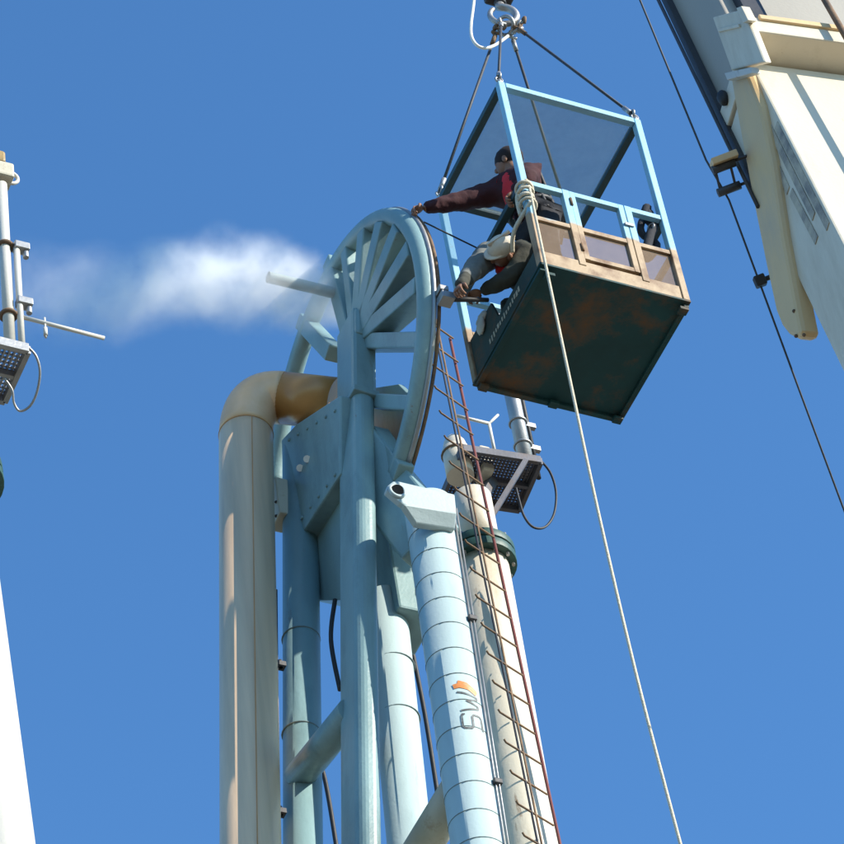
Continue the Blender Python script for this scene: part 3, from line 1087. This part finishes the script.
def hand_into(mb, wrist, tip_dir, palm_n, side, curl=0.9, s=1.0):
    """palm, four unequal curled fingers and a thumb leaving the side of the palm"""
    t = tip_dir.normalized()
    n_ = (palm_n - t * palm_n.dot(t)).normalized()
    sdv = t.cross(n_) * side
    mb.blob(wrist + t * 0.045 * s, 0.042 * s, 0.018 * s, 0.052 * s, (sdv, n_, t), 12, 8)
    for k, (off, ln) in enumerate(((0.030, .070), (0.010, .080), (-0.011, .074), (-0.030, .058))):
        p0 = wrist + t * 0.075 * s + sdv * off * s
        pts_ = [p0]
        a_ = 0.2
        p_ = p0
        for seg_ in range(3):
            a_ += curl * 0.75
            p_ = p_ + (t * math.cos(a_) + n_ * math.sin(a_)) * (ln * (0.45, .32, .25)[seg_] * s)
            pts_.append(p_)
        mb.tube(pts_, [0.0105 * s, 0.010 * s, 0.0088 * s, 0.007 * s], 8)
    p0 = wrist + t * 0.025 * s + sdv * 0.035 * s
    mb.tube([p0, p0 + (t * .6 + sdv * .7 + n_ * .3) * 0.03 * s, p0 + (t * .9 + sdv * .5 + n_ * .9) * 0.05 * s], [0.013 * s, 0.011 * s, 0.008 * s], 8)


CT = bpy.data.textures.new('cloth_folds', 'CLOUDS')
CT.noise_scale = 0.07
CT.noise_depth = 2


def folds(o_, k=0.03):
    d_ = o_.modifiers.new('folds', 'DISPLACE')
    d_.texture = CT
    d_.strength = k
    d_.mid_level = 0.5
    d_.texture_coords = 'GLOBAL'
    return o_


def worker(name, base, label, J, R, fwd, mats, head, capkind):
    """J: joint name -> point, R: joint -> body radius"""
    P_ = root('person', base, label, 'person')
    E_ = [('pelvis', 'spine'), ('spine', 'chest'), ('chest', 'neck'), ('neck', 'skull'), ('skull', 'crown'),
          ('chest', 'shR'), ('shR', 'elR'), ('elR', 'wrR'), ('chest', 'shL'), ('shL', 'elL'), ('elL', 'wrL'),
          ('pelvis', 'hipR'), ('hipR', 'knR'), ('knR', 'anR'), ('anR', 'toR'), ('pelvis', 'hipL'), ('hipL', 'knL'), ('knL', 'anL'), ('anL', 'toL')]
    J['skull'] = head
    up_h = (head - J['neck']).normalized()
    J['crown'] = head + up_h * 0.075
    thin = lambda k: (R[k][0] * .8, R[k][1] * .8) if isinstance(R[k], tuple) else R[k] * (1 if k in ('neck', 'skull', 'crown', 'wrR', 'wrL') else .8)
    body = skin_obj('body', {k: (J[k], thin(k)) for k in R}, E_, 'skin', P_, 2, 'pelvis')
    fh = (fwd - up_h * fwd.dot(up_h)).normalized()
    sh = up_h.cross(fh)
    # face details, ears and hands belong to the body mesh's skin: own small meshes under it
    f_ = MB()
    f_.blob(head + fh * 0.03 - up_h * 0.015, 0.066, 0.075, 0.098, (sh, fh, up_h), 16, 11)
    f_.blob(head + fh * 0.105 - up_h * 0.02, 0.014, 0.02, 0.024, (sh, fh, up_h), 8, 6)
    f_.blob(head + fh * 0.088 - up_h * 0.062, 0.026, 0.012, 0.009, (sh, fh, up_h), 8, 6)
    for s_ in (-1, 1):
        f_.blob(head + sh * (0.078 * s_) - up_h * 0.015, 0.012, 0.022, 0.034, (sh, fh, up_h), 8, 6)
        f_.blob(head + sh * (0.03 * s_) + fh * 0.09 + up_h * 0.008, 0.013, 0.008, 0.008, (sh, fh, up_h), 8, 6)
    obj('face', f_, 'skin', P_)
    for sd__, el, wr in ((1, 'elR', 'wrR'), (-1, 'elL', 'wrL')):
        h_ = MB()
        tdir = (J[wr] - J[el]).normalized()
        hand_into(h_, J[wr], tdir, -Z, sd__)
        obj('hand', h_, 'skin', P_)
    # clothing
    J['collar'] = J['chest'] * .25 + J['neck'] * .75
    R = dict(R)
    R['collar'] = .075
    E_.append(('chest', 'collar'))
    tj = ['pelvis', 'spine', 'chest', 'collar', 'shR', 'elR', 'wrR', 'shL', 'elL', 'wrL']
    jk = {k: (J[k], (R[k][0] + .016, R[k][1] + .016) if isinstance(R[k], tuple) else R[k] + .014) for k in tj}
    folds(skin_obj('jacket', jk, [e for e in E_ if e[0] in tj and e[1] in tj], mats['jacket'], P_, 3, 'pelvis'))
    lj = ['pelvis', 'hipR', 'knR', 'anR', 'hipL', 'knL', 'anL']
    lk = {k: (J[k], (R[k][0] + .018, R[k][1] + .018) if isinstance(R[k], tuple) else R[k] + .02) for k in lj}
    folds(skin_obj('trousers', lk, [e for e in E_ if e[0] in lj and e[1] in lj], mats['trousers'], P_, 3, 'pelvis'))
    for s_ in 'RL':
        skin_obj('boot', {'a': (J['an' + s_] + Z * 0.06, 0.055), 'b': (J['an' + s_] - Z * 0.01, 0.055), 'c': (J['to' + s_], 0.045)}, [('a', 'b'), ('b', 'c')], 'boot', P_, 2)
    if mats.get('vest'):
        vk = {k: (J[k], (R[k][0] + .04, R[k][1] + .04) if isinstance(R[k], tuple) else R[k] + .03) for k in ('pelvis', 'spine', 'chest')}
        vk['pelvis'] = (J['pelvis'] * .5 + J['spine'] * .5, vk['spine'][1])
        vk['vr'] = (J['chest'] * .3 + J['shR'] * .7, R['shR'] + .034)
        vk['vc'] = (J['chest'] * .5 + J['neck'] * .5, .11)
        vk['vl'] = (J['chest'] * .1 + J['shL'] * .9, R['shL'] + .045)
        folds(skin_obj('vest', vk, [('pelvis', 'spine'), ('spine', 'chest'), ('chest', 'vr'), ('chest', 'vl'), ('chest', 'vc')], mats['vest'], P_, 3, 'pelvis'))
    if mats.get('sleeve'):
        folds(skin_obj('sleeve', {k: (J[k], R[k] + .03) for k in ('shR', 'elR')} | {'wrR': (J['elR'] * .2 + J['wrR'] * .8, .055)}, [('shR', 'elR'), ('elR', 'wrR')], mats['sleeve'], P_, 3))
    if mats.get('belt'):
        bd = (J['spine'] - J['pelvis']).normalized()
        b_ = MB().ring(J['pelvis'] * .4 + J['spine'] * .6, bd, 0.165, 0.02, 24, 8)
        b_.tube(smooth_path([J['shL'] + bd * .1 - W * .02, J['chest'] - D * .17 - W * .02, J['spine'] - D * .17, J['pelvis'] - D * .17]), 0.017, 8)
        b_.tube(smooth_path([J['shL'] + bd * .1 + W * .1, J['chest'] - D * .14 + W * .12, J['spine'] - D * .13 + W * .11, J['pelvis'] - D * .13 + W * .1]), 0.017, 8)
        obj('harness_straps', b_, mats['belt'], P_)
    if mats.get('collar'):
        c_ = MB().ring(J['neck'] - up_h * 0.005, up_h, 0.072, 0.032, 24, 10)
        c_.blob(J['neck'] + fh * 0.08 - up_h * 0.02, 0.05, 0.03, 0.05, (sh, fh, up_h), 12, 8, .1)
        obj('scarf', c_, mats['collar'], P_)
    k_ = MB()
    if capkind == 'hat':
        vs, fs = [], []
        nu = 24
        k_.blob(head + up_h * 0.05 + fh * .01, 0.088, 0.106, 0.082, (sh, fh, up_h), 20, 10)
        k_.blob(head + up_h * 0.035 + fh * 0.06, 0.088, 0.095, 0.010, (sh, fh, up_h), 20, 6)
        k_.beam(head + up_h * 0.125 - fh * .09, head + up_h * 0.125 + fh * .1, 0.02, 0.022, up_h)
        obj('hard_hat', k_, 'cap_white', P_)
    else:
        k_.blob(head + up_h * 0.03 - fh * 0.012, 0.092, 0.112, 0.098, (sh, fh, up_h), 18, 10, .03)
        obj('hair', k_, 'hair_dark', P_)
    return P_


def T(w, d, h):
    return bl(w, d, h)


R1 = dict(pelvis=.125, spine=.125, chest=.14, neck=.058, skull=.078, crown=.062, shR=.088, elR=.066, wrR=.034, shL=.075, elL=.06, wrL=.034,
          hipR=.085, knR=.06, anR=.042, toR=.035, hipL=.085, knL=.06, anL=.042, toL=.035)
hand1 = rimpt(ang_of(PW(409, 219, -1.15)), -1.15, RR + 0.09)
shR1 = T(-.49, -.12, 1.40)
wr1 = hand1 + (shR1 - hand1).normalized() * 0.10 + Z * 0.02
elb1 = shR1 * .5 + wr1 * .5 + Z * .01 + D * .02
J1 = dict(pelvis=T(-.30, -.25, .93), spine=T(-.36, -.26, 1.14), chest=T(-.41, -.27, 1.30), neck=T(-.45, -.29, 1.45),
          shR=shR1, elR=elb1, wrR=wr1,
          shL=T(-.39, -.42, 1.31), elL=T(-.46, -.50, 1.10), wrL=T(-.56, -.42, 0.99),
          hipR=T(-.31, -.15, .87), knR=T(-.36, -.13, .49), anR=T(-.33, -.12, .10), toR=T(-.49, -.11, .05),
          hipL=T(-.29, -.34, .87), knL=T(-.33, -.36, .48), anL=T(-.26, -.36, .10), toL=T(-.42, -.37, .05))
worker('person', T(-.3, -.25, 0), 'worker in red vest and dark sleeves, reaching from the basket to the rim', J1, R1, (D * .8 - W * .6), dict(jacket='sleeve_dark', trousers='trousers_dark', vest='vest_red', belt='rubber'), T(-.465, -.30, 1.545), 'hair')

R2 = dict(R1)
hand2 = PW(460, 286, -1.02)
sh2 = T(-.60, -.10, .60)
J2 = dict(pelvis=T(-.24, -.02, .38), spine=T(-.34, -.06, .48), chest=T(-.46, -.11, .55), neck=PW(509, 264, -.56),
          shR=PW(496, 250, -.56), elR=PW(478, 265, -.78), wrR=hand2,
          shL=T(-.46, -.30, .50), elL=T(-.60, -.16, .30), wrL=T(-.72, .04, .36),
          hipR=T(-.26, .08, .34), knR=T(-.44, .20, .50), anR=T(-.30, .22, .10), toR=T(-.46, .26, .05),
          hipL=T(-.25, -.12, .34), knL=T(-.42, -.2, .46), anL=T(-.26, -.2, .10), toL=T(-.42, -.22, .05))
worker('person', T(-.28, 0, 0), 'crouching worker in white hard hat and red scarf, leaning out under the basket rail', J2, R2, (-W - Z * .3), dict(jacket='coverall_olive', trousers='coverall_olive', collar='vest_red', sleeve='sleeve_grey'), PW(504, 251, -.64), 'hat')
# tool the two work with, fixed to the rim
TL = root('wrench', PW(455, 292, -1.05), 'dark pipe wrench held against the rim by the crouching worker', 'wrench')
p0, p1 = PW(446, 299, -1.06), PW(488, 300, -0.72)
m = MB().tube([p0, p1], [0.022, 0.016], 10)
obj('handle', m, 'dark_steel', TL)
m = MB().box(p0, 0.05, 0.05, 0.035)
m.box(p0 + Z * 0.08 - W * 0.02, 0.035, 0.04, 0.025)
m.tube([p0, p0 + Z * 0.08], 0.014, 8)
obj('jaw', m, 'galvanised', TL, bevel=0.006)
m = MB().blob(bl(-A - .01, .32, .415), 0.03, 0.075, 0.05, jit=.14)
m.blob(bl(-A - .025, .33, .35), 0.018, 0.06, 0.08, jit=.14)
tag(obj('work_rag', m, 'canvas'), 'pale rag draped over the side plate beside the crouching worker', 'rag')

# ------------------------------------------------------------------ crane boom at the right
E2 = PT(844, 245, 20.0)
E1 = PT(750, 62, 21.9)
ba = (E1 - E2).normalized()
sv_ = Vector((ba.y, -ba.x, 0)).normalized()      # to the right, level
if sv_.dot(R_) < 0:
    sv_ = -sv_
bn = ba.cross(sv_)
if bn.dot(CAM - E1) < 0:
    bn = -bn
# bn points from the back face towards the camera; the left side face is -sv_
base = to_ground(E1, E2)
BM = root('crane_boom', base, 'cream telescopic crane boom rising past the right edge', 'crane boom')
BW, BD = 1.15, 0.52
SEC = (E1 - E2).length


def bp(u, s, n_):                               # along the boom from E1, to the right, towards the back face
    return E1 + ba * u + sv_ * s + bn * n_


u0 = -(E1 - base).length
low = MB().box(bp((u0 + 0.0) / 2, BW / 2, -BD / 2), BW / 2, BD / 2, -(u0) / 2, (sv_, bn, ba))
ls = obj('lower_section', low, 'boom_paint', BM, bevel=0.015)
tip_u = (L(0, 0, 16.2).z - E1.z) / ba.z
UI = 2.6
inn = MB().box(bp(UI / 2, BW / 2, -BD / 2 + 0.0), BW / 2 - 0.03, BD / 2 - 0.03, UI / 2, (sv_, bn, ba))
obj('inner_section', inn, 'boom_inner_shade', BM, bevel=0.01)
inn = MB().box(bp((UI + tip_u) / 2, BW / 2, -BD / 2), 0.2, 0.17, (tip_u - UI) / 2, (sv_, bn, ba))
obj('tip_section', inn, 'boom_inner_shade', BM, bevel=0.01)
# collar at the end of the lower section
m = MB().box(bp(0.12, BW / 2, -BD / 2 + 0.09), BW / 2 + 0.02, BD / 2 + 0.12, 0.10, (sv_, bn, ba))
co_ = obj('collar', m, 'boom_paint', BM, bevel=0.012)
m = MB().box(bp(0.20, BW / 2, 0.20), BW / 2 - 0.05, 0.03, 0.03, (sv_, bn, ba))
obj('collar_lip', m, 'boom_box_paint', co_, bevel=0.006)
# long box with a rounded lower end on the left side


def PS(x, y, s_):                               # pixel on the plane of the boom's left side, s_ metres out
    r = ray(x, y)
    return CAM + r * ((E1 + sv_ * s_ - CAM).dot(sv_) / r.dot(sv_))


prof = [(729, 74), (747, 71), (760, 105), (772, 160), (783, 235), (795, 300), (801, 330), (800, 337), (796, 339), (788, 335), (781, 326), (775, 311), (765, 265), (752, 200), (738, 125)]
m = MB().prism([PS(x, y, -0.05) for x, y in prof], sv_ * 0.12)
bxo = obj('side_box', m, 'boom_box_paint', BM, bevel=0.03, label='long tan box with rounded lower end on the side')
for x, y in ((794, 311), (796, 336), (804, 335)):
    m = MB().blob(PS(x, y, -0.052), 0.012, 0.012, 0.012, None, 8, 6)
    obj('bolt_head', m, 'rusty_steel', bxo)
# bracket at the head of that box
m = MB().prism([PS(x, y, -0.06) for x, y in ((712, 17), (738, 10), (745, 14), (764, 62), (731, 70))], sv_ * 0.055)
br = obj('box_bracket', m, 'boom_paint', BM, bevel=0.012)
m = MB().prism([PS(x, y, -0.09) for x, y in ((736, 8), (741, 6), (748, 20), (743, 23))], sv_ * 0.06)
m.prism([PS(x, y, -0.075) for x, y in ((717, 29), (738, 24), (739, 27), (718, 32))], sv_ * 0.03)
obj('bracket_rib', m, 'boom_paint', br, bevel=0.004)
m = MB().prism([PS(x, y, -0.11) for x, y in ((724, 73), (750, 67), (752, 73), (727, 80))], sv_ * 0.06)
obj('bracket_plate', m, 'white_mast_paint', br, bevel=0.006)
# dark stiffener edge along the far lower corner
m = MB().beam(bp(UI, 0.01, -BD + 0.03), bp(-1.0, -0.01, -BD + 0.03), 0.05, 0.05, bn)
m.tube([bp(UI, -0.06, -BD + 0.03), bp(-1.0, -0.06, -BD + 0.03)], 0.012, 8)
obj('edge_rail', m, 'dark_steel', BM)
m = MB().blob(PS(723, 98, -0.04), 0.04, 0.04, 0.07, None, 10, 7)
obj('edge_fitting', m, 'rubber', BM)
# hose lying over the back face, and a guide strip beside it
m = MB().tube([bp(UI, 0.52, 0.30), bp(0.2, 0.545, 0.28), bp(-6, 0.60, 0.22)], 0.022, 10)
obj('hose', m, 'rusty_steel', BM)
m = MB().beam(bp(UI, 0.20, 0.0), bp(0.25, 0.20, 0.0), 0.14, 0.08, bn)
obj('guide_strip', m, 'dark_steel', BM)
# grey-brown strokes painting in streaks of reflection and shadow on the shaded side
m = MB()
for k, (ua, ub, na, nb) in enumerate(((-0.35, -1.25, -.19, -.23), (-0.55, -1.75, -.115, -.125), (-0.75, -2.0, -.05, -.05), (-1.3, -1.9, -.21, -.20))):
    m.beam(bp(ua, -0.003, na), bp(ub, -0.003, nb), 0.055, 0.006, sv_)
obj('shade_streaks', m, 'boom_mark', BM)
# boom head with sheave, and the hoist rope down to the hook
hp = L(0, 0, 16.0)
bh = bp(tip_u, BW / 2, -BD / 2)
m = MB().beam(bh - ba * 0.5, V((hp.x, hp.y, hp.z + 0.25)), 0.35, 0.35)
obj('boom_head', m, 'boom_paint', BM, bevel=0.02)
m = MB().ring(V((hp.x, hp.y, hp.z)), sv_, 0.28, 0.05, 28, 10)
obj('sheave', m, 'dark_steel', BM)
m = MB()
for s in (-0.06, 0.06):
    m.tube([HK + Z * 0.76 + W * s, hp + W * s], 0.011, 8)
tag(obj('hoist_rope', m, 'wire_rope'), 'twin hoist ropes running up from the crane hook block', 'rope')
# thin line outboard of the boom with its guide
GB = bp(-0.62, -0.12, -BD)
kk = (GB - CAM).dot(F_)
lineP = [PT(x, y, kk + dz) for x, y, dz in ((560, -190, 1.2), (640, 0, .6), (706, 160, .1), (729, 200, 0), (759, 281, -.1), (800, 392, -.2), (850, 526, -.3))]
m = MB().tube(lineP + [to_ground(lineP[-2], lineP[-1], 2.0)] if lineP[-1].z < lineP[-2].z else lineP, 0.0065, 8)
tag(obj('signal_cable', m, 'wire_rope'), 'thin dark cable running parallel to the crane boom', 'cable')
ga = (lineP[2] - lineP[4]).normalized()
gs = (R_ - ga * R_.dot(ga)).normalized()
gn = ga.cross(gs)
GR = root('cable_guide', PT(725, 178, kk), 'small roller guide carrying the thin cable beside the boom box', 'cable guide')
cA = PT(723, 165, kk)
cB = PT(729, 189, kk)
m = MB().box(cA + gs * 0.02 + ga * 0.03, 0.085, 0.06, 0.022, (gs, gn, ga))
obj('top_plate', m, 'boom_box_paint', GR, bevel=0.005)
for P in (cA - ga * 0.01, cB):
    m = MB().tube([P - gs * 0.075, P + gs * 0.075], 0.028, 12)
    obj('roller', m, 'dark_steel', GR)
for s in (-0.055, 0.045):
    obj('side_bar', MB().beam(cA + gs * s, cB + gs * s, 0.016, 0.016), 'dark_steel', GR)
m = MB()
for P in (cA, cB):
    m.tube([P + gs * 0.07, P + gs * 0.2], 0.010, 8)
obj('mounting_pin', m, 'dark_steel', GR)
cC = PT(760, 281, kk - .1)
CG = root('cable_clamp', cC, 'small black clamp holding the thin cable to the boom box', 'clamp')
obj('clamp_body', MB().box(cC, 0.035, 0.035, 0.035, (gs, gn, ga)), 'rubber', CG, bevel=0.008)
obj('clamp_stem', MB().tube([cC, cC + gs * 0.12], 0.016, 8), 'rubber', CG)

# ------------------------------------------------------------------ steam
path = [(352, 305), (312, 296), (264, 280), (210, 274), (155, 287), (105, 297), (55, 296), (0, 286)]
rad = [0.20, 0.32, 0.42, 0.43, 0.42, 0.44, 0.46, 0.46]
den = [1.0, 0.85, 0.55, 0.44, 0.34, 0.22, 0.12, 0.0]
PP = [PD(x, y, 1.40) for x, y in path]
o0 = PP[0]
X = -W
loc_x = [(p - o0).dot(X) for p in PP]
loc_z = [(p - o0).dot(Z) for p in PP]
Ltot = loc_x[-1]
st = MB()
st.tube(smooth_path(PP, 5), [0.0] * 0 + [max(0.1, 1.22 * rad[min(7, int(i / 5))] * (1 - (i % 5) / 5) + 1.22 * rad[min(7, int(i / 5) + 1)] * ((i % 5) / 5)) for i in range(36)], 16)
plume = obj('steam_plume', st, 'dark_steel', None, origin=o0)
plume.data.materials.clear()
sm = bpy.data.materials.new('steam')
sm.use_nodes = True
n, l = sm.node_tree.nodes, sm.node_tree.links
n.remove(n['Principled BSDF'])
pv = n.new('ShaderNodeVolumePrincipled')
pv.inputs['Color'].default_value = (0.995, 0.995, 0.995, 1)
pv.inputs['Anisotropy'].default_value = -0.15
l.new(pv.outputs[0], n['Material Output'].inputs['Volume'])
tc = n.new('ShaderNodeTexCoord')


def vm(op, a, b=None):
    k = n.new('ShaderNodeVectorMath')
    k.operation = op
    for i_, s_ in ((0, a), (1, b)):
        if s_ is None:
            continue
        if hasattr(s_, 'links'):
            l.new(s_, k.inputs[i_])
        else:
            k.inputs[i_].default_value = s_
    return k


def mt(op, a, b=0.0, clamp=False):
    k = n.new('ShaderNodeMath')
    k.operation = op
    k.use_clamp = clamp
    for i_, s_ in ((0, a), (1, b)):
        if hasattr(s_, 'links'):
            l.new(s_, k.inputs[i_])
        else:
            k.inputs[i_].default_value = s_
    return k.outputs[0]


oc = tc.outputs['Object']
wn = n.new('ShaderNodeTexNoise')
wn.inputs['Scale'].default_value = 2.2
wn.inputs['Detail'].default_value = 4
l.new(oc, wn.inputs['Vector'])
ws = vm('SUBTRACT', wn.outputs['Color'], (0.5, 0.5, 0.5))
ws2 = vm('MULTIPLY', ws.outputs[0], (0.27, 0.27, 0.27))
pos = vm('ADD', oc, ws2.outputs[0])
px = vm('DOT_PRODUCT', pos.outputs[0], tuple(X)).outputs['Value']
py = vm('DOT_PRODUCT', pos.outputs[0], tuple(D)).outputs['Value']
pz = vm('DOT_PRODUCT', pos.outputs[0], tuple(Z)).outputs['Value']
u = mt('DIVIDE', px, Ltot, True)
lo_z, hi_z = min(loc_z) - .01, max(loc_z) + .01


def curve_of(vals):
    r = n.new('ShaderNodeValToRGB')
    r.color_ramp.interpolation = 'B_SPLINE'
    cr = r.color_ramp
    for i_, (x_, v_) in enumerate(zip(loc_x, vals)):
        t = min(1, max(0, x_ / Ltot))
        e_ = cr.elements[0] if i_ == 0 else (cr.elements[1] if i_ == len(vals) - 1 else cr.elements.new(t))
        if i_ == len(vals) - 1:
            e_ = cr.elements[len(cr.elements) - 1]
        e_.position = t
        e_.color = (v_, v_, v_, 1)
    l.new(u, r.inputs[0])
    return r.outputs[0]


cz = mt('ADD', mt('MULTIPLY', curve_of([(v - lo_z) / (hi_z - lo_z) for v in loc_z]), hi_z - lo_z), lo_z)
rr = curve_of(rad)
dz = mt('SUBTRACT', pz, cz)
rho = mt('SQRT', mt('ADD', mt('MULTIPLY', dz, dz), mt('MULTIPLY', py, py)))
fall = mt('SUBTRACT', 1.0, mt('DIVIDE', rho, rr), True)
fall = mt('POWER', fall, 1.5)
dn = n.new('ShaderNodeTexNoise')
dn.inputs['Scale'].default_value = 4.2
dn.inputs['Detail'].default_value = 8
dn.inputs['Roughness'].default_value = 0.6
l.new(pos.outputs[0], dn.inputs['Vector'])
nr = n.new('ShaderNodeMapRange')
nr.inputs[1].default_value = 0.30
nr.inputs[2].default_value = 0.70
l.new(dn.outputs[0], nr.inputs[0])
dd = mt('MULTIPLY', mt('MULTIPLY', fall, nr.outputs[0]), mt('MULTIPLY', curve_of(den), 19.0))
l.new(dd, pv.inputs['Density'])
plume.data.materials.append(sm)
plume['kind'] = 'stuff'
plume['label'] = 'white steam plume drifting left from the vent pipe of the gantry'
plume['category'] = 'steam'
